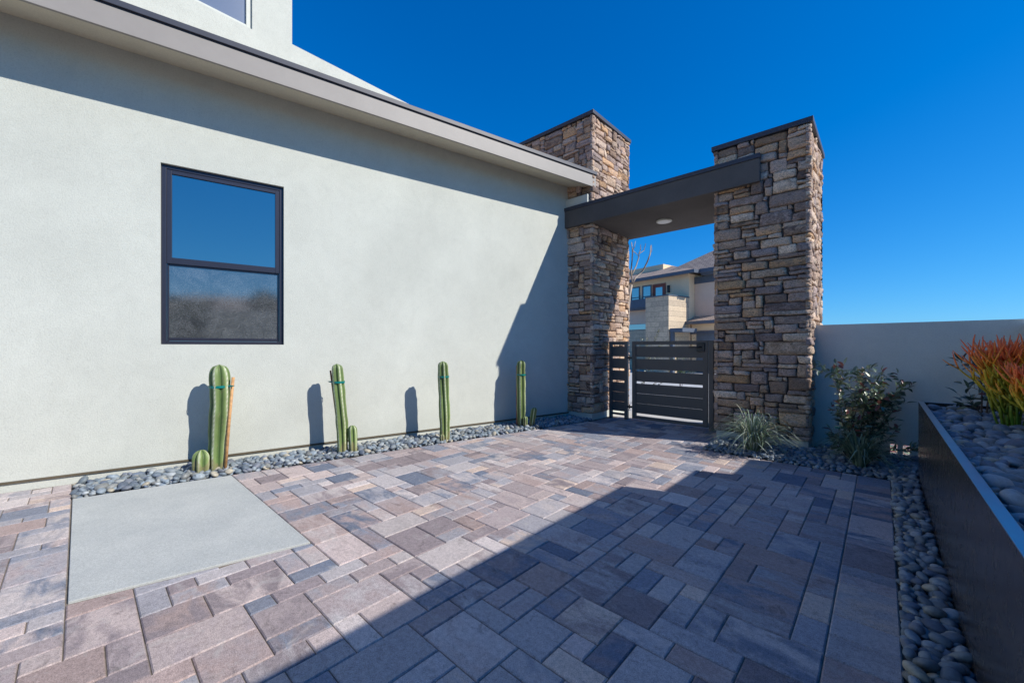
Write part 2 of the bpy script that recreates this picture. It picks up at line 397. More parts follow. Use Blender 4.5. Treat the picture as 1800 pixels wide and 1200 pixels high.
# ------------------------------------------------------------------ generic builders
def holed(mb, x0, x1, z0, z1, yf, yb, holes):
    """wall panel in a local frame: x along, y depth (yf = visible face), with rectangular holes cut right through"""
    xs = sorted({x0, x1, *[h[0] for h in holes], *[h[1] for h in holes]}); zs = sorted({z0, z1, *[h[2] for h in holes], *[h[3] for h in holes]})
    inside = lambda a, b: any(h[0] < a < h[1] and h[2] < b < h[3] for h in holes)
    for y_, s_ in ((yf, 1), (yb, -1)):
        idx = {}; V = []
        for i, x in enumerate(xs):
            for k, z in enumerate(zs): idx[(i,k)] = len(V); V.append((x, y_, z))
        F = []
        for i in range(len(xs)-1):
            for k in range(len(zs)-1):
                if not inside((xs[i]+xs[i+1])/2, (zs[k]+zs[k+1])/2):
                    q = (idx[(i,k)], idx[(i+1,k)], idx[(i+1,k+1)], idx[(i,k+1)])
                    F.append(q if (s_ > 0) == (yf < yb) else q[::-1])
        mb.add(V, F)
    def rim(a, b, c, d, flip):
        V = [(a,yf,c),(b,yf,c),(b,yf,d),(a,yf,d),(a,yb,c),(b,yb,c),(b,yb,d),(a,yb,d)]
        F = [(0,4,5,1),(1,5,6,2),(2,6,7,3),(3,7,4,0)]
        if flip: F = [f[::-1] for f in F]
        mb.add(V, F)
    rim(x0, x1, z0, z1, False)
    for h in holes: rim(*h, True)

ST = [(.46,.36,.27),(.38,.28,.20),(.28,.21,.165),(.54,.45,.36),(.27,.23,.22),(.42,.34,.30),(.62,.53,.42),(.36,.30,.28),(.17,.125,.105),(.52,.35,.20)]
def stone_face(mb, o, ex, nrm, width, z0, z1, seed, ext0=.05, ext1=.05, proud=.052):
    """ledge-stone veneer: individually shaped stones packed on one face"""
    r = random.Random(seed); o = np.array(o, float); ex = np.array(ex, float); nrm = np.array(nrm, float)
    cw = .0615; ch = .066; nx = max(1, round(width/cw)); nz = max(1, round((z1-z0)/ch)); cw = width/nx; ch = (z1-z0)/nz
    oc = set(); S1 = [-1, -.95, -.82, -.4, 0, .4, .82, .95, 1]; prof = [0, .62, .93, 1, 1, 1, .93, .62, 0]
    n = len(S1)
    def fits(i, k, w_, h_):
        if i+w_ > nx or k+h_ > nz: return False
        return all((a, b) not in oc for a in range(i, i+w_) for b in range(k, k+h_))
    for k in range(nz):
        for i in range(nx):
            if (i, k) in oc: continue
            h_ = r.choices([1, 2, 3], [4.2, 5, 1.0])[0]; w_ = r.randint(2, 4) if r.random() < .33 else r.randint(4, 8) if h_ < 3 else r.randint(4, 8)
            while not fits(i, k, w_, h_):
                if w_ > 2: w_ -= 1
                elif h_ > 1: h_ -= 1
                elif w_ > 1: w_ -= 1
                else: break
            if i+w_ == nx-1 and fits(i, k, w_+1, h_): w_ += 1
            for a in range(i, i+w_):
                for b in range(k, k+h_): oc.add((a, b))
            gp_ = .0045
            x0 = i*cw+gp_ - (ext0 if i == 0 else 0); x1 = (i+w_)*cw-gp_ + (ext1 if i+w_ == nx else 0)
            y0 = z0+k*ch+gp_*.8; y1 = z0+(k+h_)*ch-gp_*.8
            j = lambda q=.010: r.uniform(-q, q)
            cx = [x0+(j(.020) if i > 0 else 0), x1+(j(.014) if i+w_ < nx else 0), x1+(j(.014) if i+w_ < nx else 0), x0+(j(.014) if i > 0 else 0)]; cy = [y0+j(), y0+j(), y1+j(), y1+j()]
            T = proud*r.uniform(.62, 1.25); tx = j(.016); tz = j(.014); ph = [r.uniform(0, 6.28) for _ in range(6)]; am = r.uniform(.002, .006)
            rd = r.uniform(.0, .9)     # roundness of the corners in outline
            V = []
            for bi, tv in enumerate(S1):
                for ai, su in enumerate(S1):
                    k2 = 1 - rd*.10*(abs(su)**6)*(abs(tv)**6)
                    u_ = (su*k2+1)/2; v_ = (tv*k2+1)/2
                    px = (cx[0]*(1-u_)+cx[1]*u_)*(1-v_)+(cx[3]*(1-u_)+cx[2]*u_)*v_
                    pz = (cy[0]*(1-u_)+cy[1]*u_)*(1-v_)+(cy[3]*(1-u_)+cy[2]*u_)*v_
                    e = prof[ai]*prof[bi]
                    hgt = T*(.15+.85*e) + e*(tx*su + tz*tv + am*(sin(px*31+ph[0])*sin(pz*57+ph[1])+.7*sin(px*77+ph[2]+pz*40)))
                    if prof[ai]*prof[bi] == 0: hgt = -.01
                    px += .003*sin(pz*90+ph[3]); pz += .004*sin(px*38+ph[4])
                    V.append(o + ex*px + UP*pz + nrm*hgt)
            flip = np.dot(np.cross(ex, UP), nrm) < 0
            F = []
            for b in range(n-1):
                for a in range(n-1):
                    q = (b*n+a, b*n+a+1, (b+1)*n+a+1, (b+1)*n+a); F.append(q[::-1] if flip else q)
            WM = np.array((1.36,1.22,1.13)); ta = WM*np.array(r.choice(ST))*r.uniform(.8, 1.2); tb = WM*np.array(r.choice(ST))*r.uniform(.75, 1.15)
            mb.add(np.array(V), F, tone_a=ta, tone_b=ta*.25+tb*.75*r.choice([.55,1,1,1.15]))
def stone_box(name, label, cat, x0, x1, y0, y1, z0, z1, seed, faces='fblr', base=True):
    root = thing(name, label, cat, (x0*.5+x1*.5, y0, 0))
    g = MB(); g.box(x0+.012, x1-.012, y0+.012, y1-.012, z0-.02, z1-.07); obj('mortar_core', g, M['mortar'], root)
    g = MB(); zt = z1-.075; W_ = x1-x0; D_ = y1-y0
    if 'f' in faces: stone_face(g, (x0, y0+.01, 0), (1,0,0), (0,-1,0), W_, z0, zt, seed)
    if 'b' in faces: stone_face(g, (x0, y1-.01, 0), (1,0,0), (0,1,0), W_, z0, zt, seed+1)
    if 'l' in faces: stone_face(g, (x0+.01, y0, 0), (0,1,0), (-1,0,0), D_, z0, zt, seed+2)
    if 'r' in faces: stone_face(g, (x1-.01, y0, 0), (0,1,0), (1,0,0), D_, z0, zt, seed+3)
    obj('stone_cladding', g, M['stone'], root, smooth=True)
    g = MB(); g.box(x0-.07, x1+.07, y0-.07, y1+.07, z1-.075, z1); obj('metal_cap', g, M['dripedge'], root, bevel=.004)
    if base:
        g = MB(); g.box(x0-.01, x1+.01, y0-.01, y1+.01, -.05, z0-.001); obj('render_base', g, M['foundation'], root, bevel=.004)
    return root

# ------------------------------------------------------------------ MAIN HOUSE
house = thing('main_house', 'large pale grey-green stucco house wing on the left with a dark framed window', 'house', tuple(wall(2, 0)))
fr = dict(o=tuple(W0), ex=tuple(WT), ey=tuple(-WN))          # local x = along the wall, y = into the house
WIN = (1.25, 2.55, 1.535, 3.735)
g = MB(**fr); holed(g, -7, 8.0, .105, 5.0, 0, .30, [WIN]); obj('wall', g, M['stucco'], house, bevel=.006)
g = MB(**fr); g.box(-7, 7.98, .012, .2, -.06, .078); obj('foundation', g, M['foundation'], house)
g = MB(**fr); g.box(-7, 7.98, -.008, .2, .080, .103); obj('weep_screed', g, M['screed'], house)
# eave: sloped soffit, fascia, drip edge, roof
g = MB(**fr); g.hexa([(-7,-.57,4.825),(8.12,-.57,4.825),(8.12,.1,4.975),(-7,.1,4.975),(-7,-.57,4.87),(8.12,-.57,4.87),(8.12,.1,5.06),(-7,.1,5.06)]); obj('soffit', g, M['soffit'], house)
g = MB(**fr); g.box(-7, 8.13, -.605, -.572, 4.805, 5.04); obj('fascia', g, M['fascia'], house, bevel=.003)
g = MB(**fr); g.box(-7, 8.14, -.610, -.57, 5.042, 5.052); g.box(-7, 8.15, -.630, -.57, 5.054, 5.12); obj('drip_edge', g, M['dripedge'], house, bevel=.004)
g = MB(**fr); g.hexa([(-7,-.60,5.10),(8.12,-.60,5.10),(8.12,4.5,6.55),(-7,4.5,6.55),(-7,-.60,5.13),(8.12,-.60,5.13),(8.12,4.5,6.60),(-7,4.5,6.60)]); obj('roof', g, M['rooftile'], house)
# the storey above, set back and square to the gate
g = MB(o=(-7.15,0,0), ex=(0,1,0), ey=(-1,0,0)); holed(g, -7, 2.385, 4.2, 9.6, 0, .3, [(.35, 1.815, 6.41, 8.1)]); obj('upper_wall', g, M['stucco'], house)
g = MB(); g.box(-13, -7.452, -7, 2.385, 4.2, 9.6); g.box(-7.448, -7.32, 2.0, 2.3845, 4.2, 9.59); obj('upper_storey', g, M['stucco'], house)
g = MB(); g.box(-13, -7.15, 2.3851, 7.9, 4.2, 6.50); obj('parapet', g, M['stucco'], house)
def hung_window(x0, x1, z0, z1, frm, par, split, depth, up='glass', lo='screen', fw=.05, fm='frame'):
    """double-hung window in a local wall frame; the frame mesh is the part, sashes and panes are its sub-parts"""
    g = MB(**frm); d0, d1 = depth-.03, depth+.06
    g.box(x0, x0+fw, d0, d1, z0, z1); g.box(x1-fw, x1, d0, d1, z0, z1); g.box(x0+fw, x1-fw, d0, d1, z1-fw, z1); g.box(x0+fw, x1-fw, d0, d1, z0, z0+fw*.8)
    w_ = obj('window', g, M[fm], par, bevel=.004)
    if split:
        g = MB(**frm); a, b, c, d = x0+fw, x1-fw, split-.045, z1-fw; s_ = .05; e0, e1 = d0+.008, d1-.03
        g.box(a+.001, a+s_, e0, e1, c, d); g.box(b-s_, b-.001, e0, e1, c, d); g.box(a+s_, b-s_, e0, e1, d-s_, d); g.box(a+s_, b-s_, e0, e1, c, c+.075)
        obj('upper_sash', g, M[fm], w_, bevel=.003)
        g = MB(**frm); g.box(a+s_-.002, b-s_+.002, e0+.02, e0+.026, c+.07, d-s_+.002); obj('glass_pane', g, M[up], w_)
        g = MB(**frm); c2, d2 = z0+fw*.8, c; s2 = .022; h0, h1 = d0+.03, d1-.015
        g.box(a+.004, a+s2, h0, h1, c2, d2); g.box(b-s2, b-.004, h0, h1, c2, d2); g.box(a+s2, b-s2, h0, h1, d2-s2, d2-.002); g.box(a+s2, b-s2, h0, h1, c2+.002, c2+s2+.02)
        obj('screen_frame', g, M[fm], w_, bevel=.002)
        g = MB(**frm); g.box(a+s2-.001, b-s2+.001, h0+.012, h0+.018, c2+.02, d2-s2+.001); obj('screened_pane', g, M[lo], w_)
    else:
        g = MB(**frm); g.box(x0+fw-.002, x1-fw+.002, depth+.01, depth+.016, z0+fw*.8-.002, z1-fw+.002); obj('glass_pane', g, M[up], w_)
    return w_
hung_window(*WIN[:2], *WIN[2:], fr, house, 2.575, .07)
ur = dict(o=(-7.15,0,0), ex=(0,1,0), ey=(-1,0,0))
hung_window(.35, 1.815, 6.41, 8.1, ur, house, None, .07, up='glass_pale', fw=.07, fm='white_trim')

# ------------------------------------------------------------------ GATE PORTAL
tower = stone_box('stone_tower', 'tall brown ledge stone tower rising above the house roof behind the eave', 'stone tower', -6.8, -4.40, 7.20, 8.75, .13, 6.37, 100)
pil = stone_box('stone_pillar', 'free standing brown ledge stone pillar to the right of the gate', 'stone pillar', -2.01, -.79, 7.20, 8.65, .13, 4.82, 200)
can = thing('gate_canopy', 'dark bronze flat canopy slab spanning from the stone tower to the pillar', 'canopy', (-3.2, 7.1, 4.05))
g = MB(); g.box(-5.11, -1.376, 7.08, 8.88, 4.05, 4.405); obj('canopy_slab', g, M['canopy'], can, bevel=.004)
g = MB(); g.box(-5.12, -1.366, 7.065, 8.895, 4.408, 4.478); obj('metal_edge', g, M['dripedge'], can, bevel=.005)
g = MB(); g.box(-5.0, -4.45, 7.10, 7.19, 4.481, 4.66); g.box(-5.15, -5.003, 7.085, 7.18, 4.481, 4.60); obj('trim_block', g, M['white_trim'], can, bevel=.01)
g = MB(); g.cyl((-3.22, 8.0), .15, 4.025, 4.049, 40); lt = obj('downlight', g, M['white_trim'], can, smooth=False, bevel=.004)
g = MB(); g.cyl((-3.22, 8.0), .125, 4.018, 4.024, 40); obj('lens', g, M['lamp_glass'], lt)

# gate
GZ = [(1.304,1.514),(1.053,1.263),(.805,1.01)]; GV = 7.75
def slat_set(par, x0, x1, bottom=.153, v=GV, boards=3):
    for a, b in GZ:
        g = MB(); g.box(x0, x1, v-.012, v+.018, a, b); obj('slat', g, M['gate'], par, bevel=.003)
    h_ = (.762-bottom)/boards
    for k in range(boards):
        g = MB(); g.box(x0, x1, v-.012, v+.018, bottom+k*h_+.0025, bottom+(k+1)*h_-.0025); obj('slat', g, M['gate'], par, bevel=.003)
gt = thing('entry_gate', 'wide dark metal slatted gate with a black lever lock, closed', 'gate', (-3.05, GV, 0))
g = MB(); g.box(-3.775,-3.695,GV-.03,GV+.03,.04,1.62); g.box(-2.40,-2.315,GV-.03,GV+.03,.04,1.62); g.box(-3.695,-2.40,GV-.03,GV+.03,1.55,1.62); g.box(-3.695,-2.40,GV-.03,GV+.03,.04,.10)
obj('gate_frame', g, M['gate'], gt, bevel=.003)
slat_set(gt, -3.694, -2.401)
g = MB(); g.box(-2.50,-2.36,GV-.05,GV-.031,1.42,1.58); lk = obj('lock', g, M['black'], gt, bevel=.004)
g = MB(); g.tube([(-2.43,GV-.05,1.50),(-2.43,GV-.085,1.50),(-2.47,GV-.095,1.50),(-2.62,GV-.095,1.497)], .009, 10); g.cyl((-2.43,GV-.052),.02,1.49,1.51); obj('lever', g, M['black'], lk, smooth=True)
for z in (1.28, .27):
    g = MB(); g.tube([(-3.83,GV-.02,z-.045),(-3.83,GV-.02,z+.045)], .012, 10); g.box(-3.876,-3.84,GV-.03,GV-.012,z-.02,z+.02); g.box(-3.82,-3.776,GV-.03,GV-.012,z-.02,z+.02)
    obj('hinge', g, M['black'], gt)
sp = thing('side_panel', 'narrow dark slatted fixed panel between the stone tower and the gate hinges', 'gate panel', (-4.1, GV, 0))
g = MB(); g.box(-4.30,-4.235,GV-.03,GV+.03,-.01,1.62); g.box(-3.945,-3.876,GV-.035,GV+.035,-.01,1.62); g.box(-4.235,-3.945,GV-.03,GV+.03,1.55,1.62); g.box(-4.235,-3.945,GV-.03,GV+.03,.075,.115)
obj('panel_frame', g, M['gate'], sp, bevel=.003); slat_set(sp, -4.234, -3.946)
sp2 = thing('side_panel', 'dark fixed panel sliver between the latch side of the gate and the stone pillar', 'gate panel', (-2.15, GV, 0))
g = MB(); g.box(-2.295,-2.215,GV-.035,GV+.035,-.01,1.62); g.box(-2.215,-2.03,GV-.03,GV+.03,1.55,1.62); g.box(-2.215,-2.03,GV-.03,GV+.03,.05,.115)
obj('panel_frame', g, M['gate'], sp2, bevel=.003); slat_set(sp2, -2.214, -2.03)

# ------------------------------------------------------------------ GARDEN WALLS
gw = thing('garden_wall', 'grey stucco garden wall running right from the stone pillar behind the shrub', 'wall', (.2, 7.6, 0))
g = MB(o=(0,7.6,0), ex=(1,0,0), ey=(0,1,0)); holed(g, -.86, 1.24, -.08, 1.835, 0, .2, [(.085,.16,.012,.17),(.212,.285,.012,.17)]); obj('wall', g, M['stucco_garden'], gw, bevel=.012)
bw = thing('boundary_wall', 'stepped grey stucco side wall running beside the raised planter', 'wall', (1.35, 3, 0))
g = MB(); H0, H1, H2, H3 = 1.78, 1.98, 2.27, 2.575; y1_, y2_ = 6.20, 5.24
g.box(1.243, 1.439, 7.051, 7.82, -.08, H0); g.box(1.242, 1.44, y1_+.001, 7.05, -.08, H1); g.box(1.241, 1.441, y2_+.001, y1_, -.08, H2); g.box(1.24, 1.442, -9, y2_, -.08, H3)
obj('wall', g, M['stucco_garden'], bw, bevel=.01)

# ------------------------------------------------------------------ PLANTER
PX0, PX1, PY0, PY1, PZ = .305, 1.18, -4.0, 6.45, .89
pl = thing('planter_box', 'long raised dark steel planter box filled with pebbles on the right', 'planter', (.7, 2, 0))
g = MB()
g.box(PX0, PX0+.005, PY0, PY1, -.04, PZ-.006); g.box(PX1-.005, PX1, PY0, PY1, -.04, PZ-.006); g.box(PX0+.0055, PX1-.0055, PY1-.005, PY1, -.04, PZ-.006); g.box(PX0+.0055, PX1-.0055, PY0, PY0+.005, -.04, PZ-.006)
obj('steel_side', g, M['planter'], pl)
g = MB(); g.box(PX0-.002, PX0+.042, PY0, PY1+.002, PZ-.005, PZ); g.box(PX1-.042, PX1+.002, PY0, PY1+.002, PZ-.005, PZ); g.box(PX0+.043, PX1-.043, PY1-.04, PY1+.001, PZ-.005, PZ)
obj('rim', g, M['rim'], pl, bevel=.0015)
g = MB(); g.box(PX0+.007, PX1-.007, PY0+.01, PY1-.008, .5, .795); obj('soil', g, M['soil'], pl)

# ------------------------------------------------------------------ PEBBLES
def ico(sub):
    import bmesh
    bm = bmesh.new(); bmesh.ops.create_icosphere(bm, subdivisions=sub, radius=1)
    V = np.array([v.co[:] for v in bm.verts]); F = np.array([[v.index for v in f.verts] for f in bm.faces]); bm.free(); return V, F
PEB_T = [(.115,.135,.155),(.15,.17,.185),(.19,.205,.21),(.095,.11,.135),(.23,.235,.23),(.13,.145,.15),(.17,.165,.15),(.28,.275,.25),(.12,.125,.14),(.16,.185,.20)]
protos = []
IV, IF = ico(3); IV2, IF2 = ico(2)
def mkproto(V, k):
    r = np.random.default_rng(500+k); sc = np.array([1, r.uniform(.66,.88), r.uniform(.42,.62)])
    P = V.copy(); d = np.ones(len(P))
    for _ in range(4):
        q = r.normal(size=3)*1.2; d += .05*np.sin(P@q + r.uniform(0,6))
    ex = 1/(np.abs(P)**2.4).sum(1)**(1/2.4)
    P = P*(d*(.45+.55*ex))[:, None]*sc; return P
NP = 20
for k in range(NP):
    tn = np.array(PEB_T[k % len(PEB_T)])*np.array((.94,1.0,1.06))*(1.15 if k < 10 else 1.5)
    if k == 17: tn = np.array((.40,.36,.28))
    protos.append((mkproto(IV, k), mkproto(IV2, k), tn))
def rotm(rx, ry, rz):
    cx, sx, cy, sy, cz, sz = cos(rx), sin(rx), cos(ry), sin(ry), cos(rz), sin(rz)
    return np.array([[cz,-sz,0],[sz,cz,0],[0,0,1]])@np.array([[cy,0,sy],[0,1,0],[-sy,0,cy]])@np.array([[1,0,0],[0,cx,-sx],[0,sx,cx]])
def scatter(region, inside, zbase, rmin, rmax, layers, tries, seed, spacing=.80, tilt=.35):
    r = random.Random(seed); out = []
    x0, x1, y0, y1 = region
    for L_ in range(layers):
        cell = rmax*2; grid = {}
        for _ in range(tries):
            x, y = r.uniform(x0, x1), r.uniform(y0, y1); rad = rmin+(rmax-rmin)*r.random()**1.6
            if not inside(x, y, rad*.8): continue
            ci, cj = int(x//cell), int(y//cell); ok = True
            for a in (ci-1, ci, ci+1):
                for b in (cj-1, cj, cj+1):
                    for (px, py, pr) in grid.get((a,b), ()):
                        if (px-x)**2+(py-y)**2 < ((rad+pr)*spacing)**2: ok = False; break
                    if not ok: break
                if not ok: break
            if not ok: continue
            grid.setdefault((ci,cj), []).append((x,y,rad))
            z = zbase + rad*.42 + L_*rmin*.62 + r.uniform(-.004, .006)
            out.append((x, y, z, rad*1.08, r.gauss(0, tilt), r.gauss(0, tilt), r.uniform(0, 2*pi), r.randrange(NP) if r.random() > .0 else 0, L_))
    return out
def in_strip(x, y, m_):
    p = np.array([x, y, 0])-W0; t, d = p@WT, p@WN
    return d > m_*.9-.0 and d < .655-m_*.75 and y > -.05+m_*.8 and not (x > -4.46 and y > 7.15-m_) and y < 7.15-m_*.3 and t < 8.1
def in_bed(x, y, m_):
    if x < .075: return x > -1.93+m_*.8 and y > 6.2+m_*.8 and y < 7.58-m_*.6 and not (x > -2.1-m_ and x < -.70+m_ and y > 7.14-m_*.8)
    return x < .30-m_*.6 and y > 6.2 and y < 7.58-m_*.6 or (x < 1.2 and y > PY1+m_ and y < 7.58-m_*.6)
def in_edge(x, y, m_): return .078+m_*.72 < x < .303-m_*.72 and y < 6.2
def in_pl(x, y, m_): return PX0+.012+m_*1.35 < x < PX1-.01-m_ and PY0+.05 < y < PY1-.01-m_
CA, SA = cos(radians(42.75)), sin(radians(42.75))
def proj(x, y, z):
    X = x*CA+y*SA; D = -x*SA+y*CA
    return (900+703*X/max(D, .01), 610-703*(z-1.5)/max(D, .01), D)
beds = [
 ('strip', scatter((-6.6,-4.2,-.1,7.3), in_strip, -.022, .028, .058, 3, 26000, 11), 'blue-grey river pebbles in the strip along the house wall', 'smooth blue-grey river pebble in the cactus strip along the house wall'),
 ('bed', scatter((-2,1.2,6.2,7.6), in_bed, -.012, .026, .054, 3, 16000, 12), 'blue-grey river pebbles around the base of the stone pillar', 'smooth grey river pebble in the bed at the foot of the stone pillar and shrub'),
 ('edge', scatter((.07,.31,.6,6.2), in_edge, -.014, .027, .052, 3, 16000, 13), 'blue-grey river pebbles between the paving and the planter', 'smooth dark grey river pebble in the narrow channel between pavers and planter'),
 ('planter', scatter((PX0,PX1,1.2,PY1), in_pl, .792, .034, .074, 2, 18000, 14), 'blue-grey river pebbles filling the raised planter', 'smooth rounded blue-grey river pebble lying in the raised steel planter'),
]
allp = []
for bi, (nm, lst, grp, lab) in enumerate(beds):
    for p in lst:
        x_, y_, D_ = proj(p[0], p[1], p[2])
        vis = D_ > .3 and -5 < x_ < 1805 and y_ < 1203
        if bi == 3 and vis:                                    # hidden behind the planter side?
            pass
        top = p[8] >= (1 if bi < 3 else 0)
        allp.append(((p[3]/D_ if vis and top else 0), bi, p))
allp.sort(key=lambda q: -q[0])
single = allp[:300]; rest = allp[300:]
pm = []
for k, (hi, lo, tn) in enumerate(protos):
    me = mesh_from('pebble', hi, IF.tolist(), {'tone_a': np.tile(np.array([*tn, 1.0]), (len(hi), 1))}, True); me.materials.append(M['pebble']); pm.append(me)
for sz, bi, p in single:
    o = bpy.data.objects.new('pebble', pm[p[7]]); COL.objects.link(o); o.location = p[:3]; o.scale = (p[3],)*3
    o.rotation_euler = p[4:7]; tag(o, beds[bi][3], 'pebble', beds[bi][2])
for bi, (nm, lst, grp, lab) in enumerate(beds):
    Vs = []; Fs = []; Cs = []; n = 0
    for sz, b, p in rest:
        if b != bi: continue
        hi, lo, tn = protos[p[7]]
        V = (lo*p[3])@rotm(*p[4:7]).T + np.array(p[:3]); Vs.append(V); Fs.append(IF2+n); n += len(V)
        Cs.append(np.tile(np.array([*(tn*random.uniform(.85,1.15)), 1.0]), (len(V), 1)))
    V = np.concatenate(Vs); F = np.concatenate(Fs)
    me = bpy.data.meshes.new('pebble_bed'); me.vertices.add(len(V)); me.vertices.foreach_set('co', V.astype(np.float32).ravel())
    me.loops.add(F.size); me.loops.foreach_set('vertex_index', F.astype(np.int32).ravel()); me.polygons.add(len(F))
    me.polygons.foreach_set('loop_start', np.arange(0, F.size, 3, dtype=np.int32)); me.polygons.foreach_set('loop_total', np.full(len(F), 3, np.int32))
    me.polygons.foreach_set('use_smooth', np.ones(len(F), bool))
    me.update(calc_edges=True)
    at = me.color_attributes.new('tone_a', 'FLOAT_COLOR', 'POINT'); at.data.foreach_set('color', np.concatenate(Cs).astype(np.float32).ravel())
    me.materials.append(M['pebble']); o = bpy.data.objects.new('pebble_bed', me); COL.objects.link(o)
    tag(o, lab.replace('smooth ', 'mass of ').replace('pebble ', 'pebbles ', 1), 'pebbles', grp, 'stuff')

# ------------------------------------------------------------------ CACTI
def cactus_col(x, y, z0, h, R, ribs, seed, lean=(0,0), phase=0.0, dark=1.0):
    r = random.Random(seed); sc_ = random.Random(seed+9); mb = MB(); NA = ribs*12; rings = 46; V = []; Cc = []
    wob = [r.uniform(0, 6.28) for _ in range(4)]
    for i in range(rings+1):
        q = i/rings; zz = h*q
        top = max(0, (zz-(h-R*1.15))/(R*1.15)); rr = R*sqrt(max(0, 1-top**2.3))
        rr *= (.86+.14*min(1, q*3))*(1+.035*sin(zz*13+wob[0])+.02*sin(zz*29+wob[1]))
        cx = x+lean[0]*(q**1.3)+.008*sin(zz*5+wob[2]); cy = y+lean[1]*(q**1.3)+.008*sin(zz*4.4+wob[3])
        depth = .42+.10*top
        for k in range(NA):
            th = 2*pi*k/NA; c_ = abs(cos(ribs*th/2)); prof = (1-depth)+depth*c_**.75
            tw = th+phase+.10*sin(zz*2.2+wob[0])
            V.append((cx+rr*prof*cos(tw), cy+rr*prof*sin(tw), z0+zz-.0*top))
            m_ = k % 12
            crest = m_ == 0
            base = np.array((.19, .26, .085))*dark; pale = np.array((.42, .48, .30)); val = np.array((.065,.115,.035))*dark  # val: rib valleys darkened, crease shade put into the colour
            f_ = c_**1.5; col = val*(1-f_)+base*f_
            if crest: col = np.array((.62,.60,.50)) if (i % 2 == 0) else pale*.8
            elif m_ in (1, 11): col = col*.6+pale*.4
            
            if zz < .13 + .05*sin(th*3+wob[0]): col = col*.45+np.array((.20,.15,.09))*.55
            if sc_.random() < .03: col = col*.6+np.array((.25,.20,.12))*.4
            col = col*(1+.12*sin(zz*7+wob[1]))+np.array((.05,.05,0))*max(0, sin(zz*3+wob[2]))*f_*.8
            Cc.append(np.clip(col, .01, 1))
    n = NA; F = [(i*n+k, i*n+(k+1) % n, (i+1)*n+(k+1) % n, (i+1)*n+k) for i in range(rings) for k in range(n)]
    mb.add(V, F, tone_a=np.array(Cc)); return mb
def band(x, y, z, R, ext=None):
    mb = MB(); pts = []
    for k in range(25):
        th = 2*pi*k/24; pts.append((x+R*cos(th), y+R*sin(th)))
    V = []; 
    for px, py in pts[:-1]:
        for dz in (-.014, .014): V.append((px, py, z+dz))
    for px, py in pts[:-1]:
        for dz in (-.014, .014): V.append((x+(px-x)*1.03, y+(py-y)*1.03, z+dz))
    n = 24; F = []
    for k in range(n):
        a, b = 2*k, 2*((k+1) % n); F += [(a, a+1, b+1, b), (48+a, 48+b, 49+b, 49+a), (a+1, 49+a, 49+b, b+1), (a, b, 48+b, 48+a)]
    mb.add(V, F)
    if ext:
        mb.tube([(x+R*ext[0]*.8, y+R*ext[1]*.8, z), (x+R*ext[0]*1.6, y+R*ext[1]*1.6, z+.004)], [.012, .009], 8)
        mb.tube([(x+R*ext[0]*1.55, y+R*ext[1]*1.55, z), (x+R*ext[0]*1.85, y+R*ext[1]*1.85, z+.012)], [.006, .003], 6)
    return mb
def cactus(x, y, h, R, label, seed, lean=(0,0), pups=(), tie=None, phase=0, dark=1.0, ribs=6, text=None):
    t = thing('column_cactus', label, 'cactus', (x, y, 0), 'column cacti planted along the house wall')
    obj('stem', cactus_col(x, y, 0, h, R, ribs, seed, lean, phase, dark), M['cactus'], t, smooth=True)
    for k, (px, py, ph, pr, plx, ply) in enumerate(pups):
        obj('offset_stem', cactus_col(px, py, 0, ph, pr, ribs, seed+k+1, (plx, ply), phase+.3, dark), M['cactus'], t, smooth=True)
    q = (tie/h)**1.3
    obj('tie', band(x+lean[0]*q, y+lean[1]*q, tie, R*1.0, text), M['tie'], t, smooth=False)
    return t
cr, cd = np.array([CA, SA]), np.array([-SA, CA])       # ground directions: right in the view, away from the viewer
def off(x, y, r_=0, d_=0): return (x+cr[0]*r_+cd[0]*d_, y+cr[1]*r_+cd[1]*d_)
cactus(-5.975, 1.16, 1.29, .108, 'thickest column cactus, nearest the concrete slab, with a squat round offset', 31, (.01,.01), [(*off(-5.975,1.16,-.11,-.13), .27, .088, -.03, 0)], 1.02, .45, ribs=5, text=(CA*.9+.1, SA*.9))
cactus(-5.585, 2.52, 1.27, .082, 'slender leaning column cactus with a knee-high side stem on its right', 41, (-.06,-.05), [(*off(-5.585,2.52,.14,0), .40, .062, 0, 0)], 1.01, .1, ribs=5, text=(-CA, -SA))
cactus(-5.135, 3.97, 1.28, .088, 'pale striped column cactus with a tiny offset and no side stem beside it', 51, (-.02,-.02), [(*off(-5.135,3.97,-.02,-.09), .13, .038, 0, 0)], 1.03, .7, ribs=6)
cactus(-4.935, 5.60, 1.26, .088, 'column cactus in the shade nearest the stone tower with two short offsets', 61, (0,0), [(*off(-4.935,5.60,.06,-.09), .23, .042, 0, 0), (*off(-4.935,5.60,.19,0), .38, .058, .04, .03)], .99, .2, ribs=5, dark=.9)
def stake(pts, r_, mat, label):
    g = MB(); g.tube(pts, r_, 8); o = obj('stake', g, mat, None, smooth=True, loc=(pts[0][0], pts[0][1], 0)); tag(o, label, 'plant stake', 'wooden stakes supporting the cacti'); return o
p = off(-5.975,1.16,.115,-.05); q = off(-5.975,1.16,.158,.03)
stake([(p[0],p[1],-.02),(p[0]*.5+q[0]*.5,p[1]*.5+q[1]*.5,.6),(q[0],q[1],1.13)], .017, M['stake'], 'light tan wooden stake tied to the thickest cactus')
p = off(-5.585,2.52,-.05,.05); q = off(-5.585,2.52,-.185,.03)
stake([(p[0],p[1],-.02),(p[0]*.6+q[0]*.4,p[1]*.6+q[1]*.4,.5),(q[0],q[1],1.17)], .012, M['stake_dark'], 'thin reddish brown stake tied to the leaning cactus')
p = off(-4.935,5.60,-.085,.0); q = off(-4.935,5.60,-.085,.02)
stake([(p[0],p[1],-.02),(q[0],q[1],1.16)], .013, M['stake_dark'], 'reddish stake tied to the shaded cactus by the stone tower')

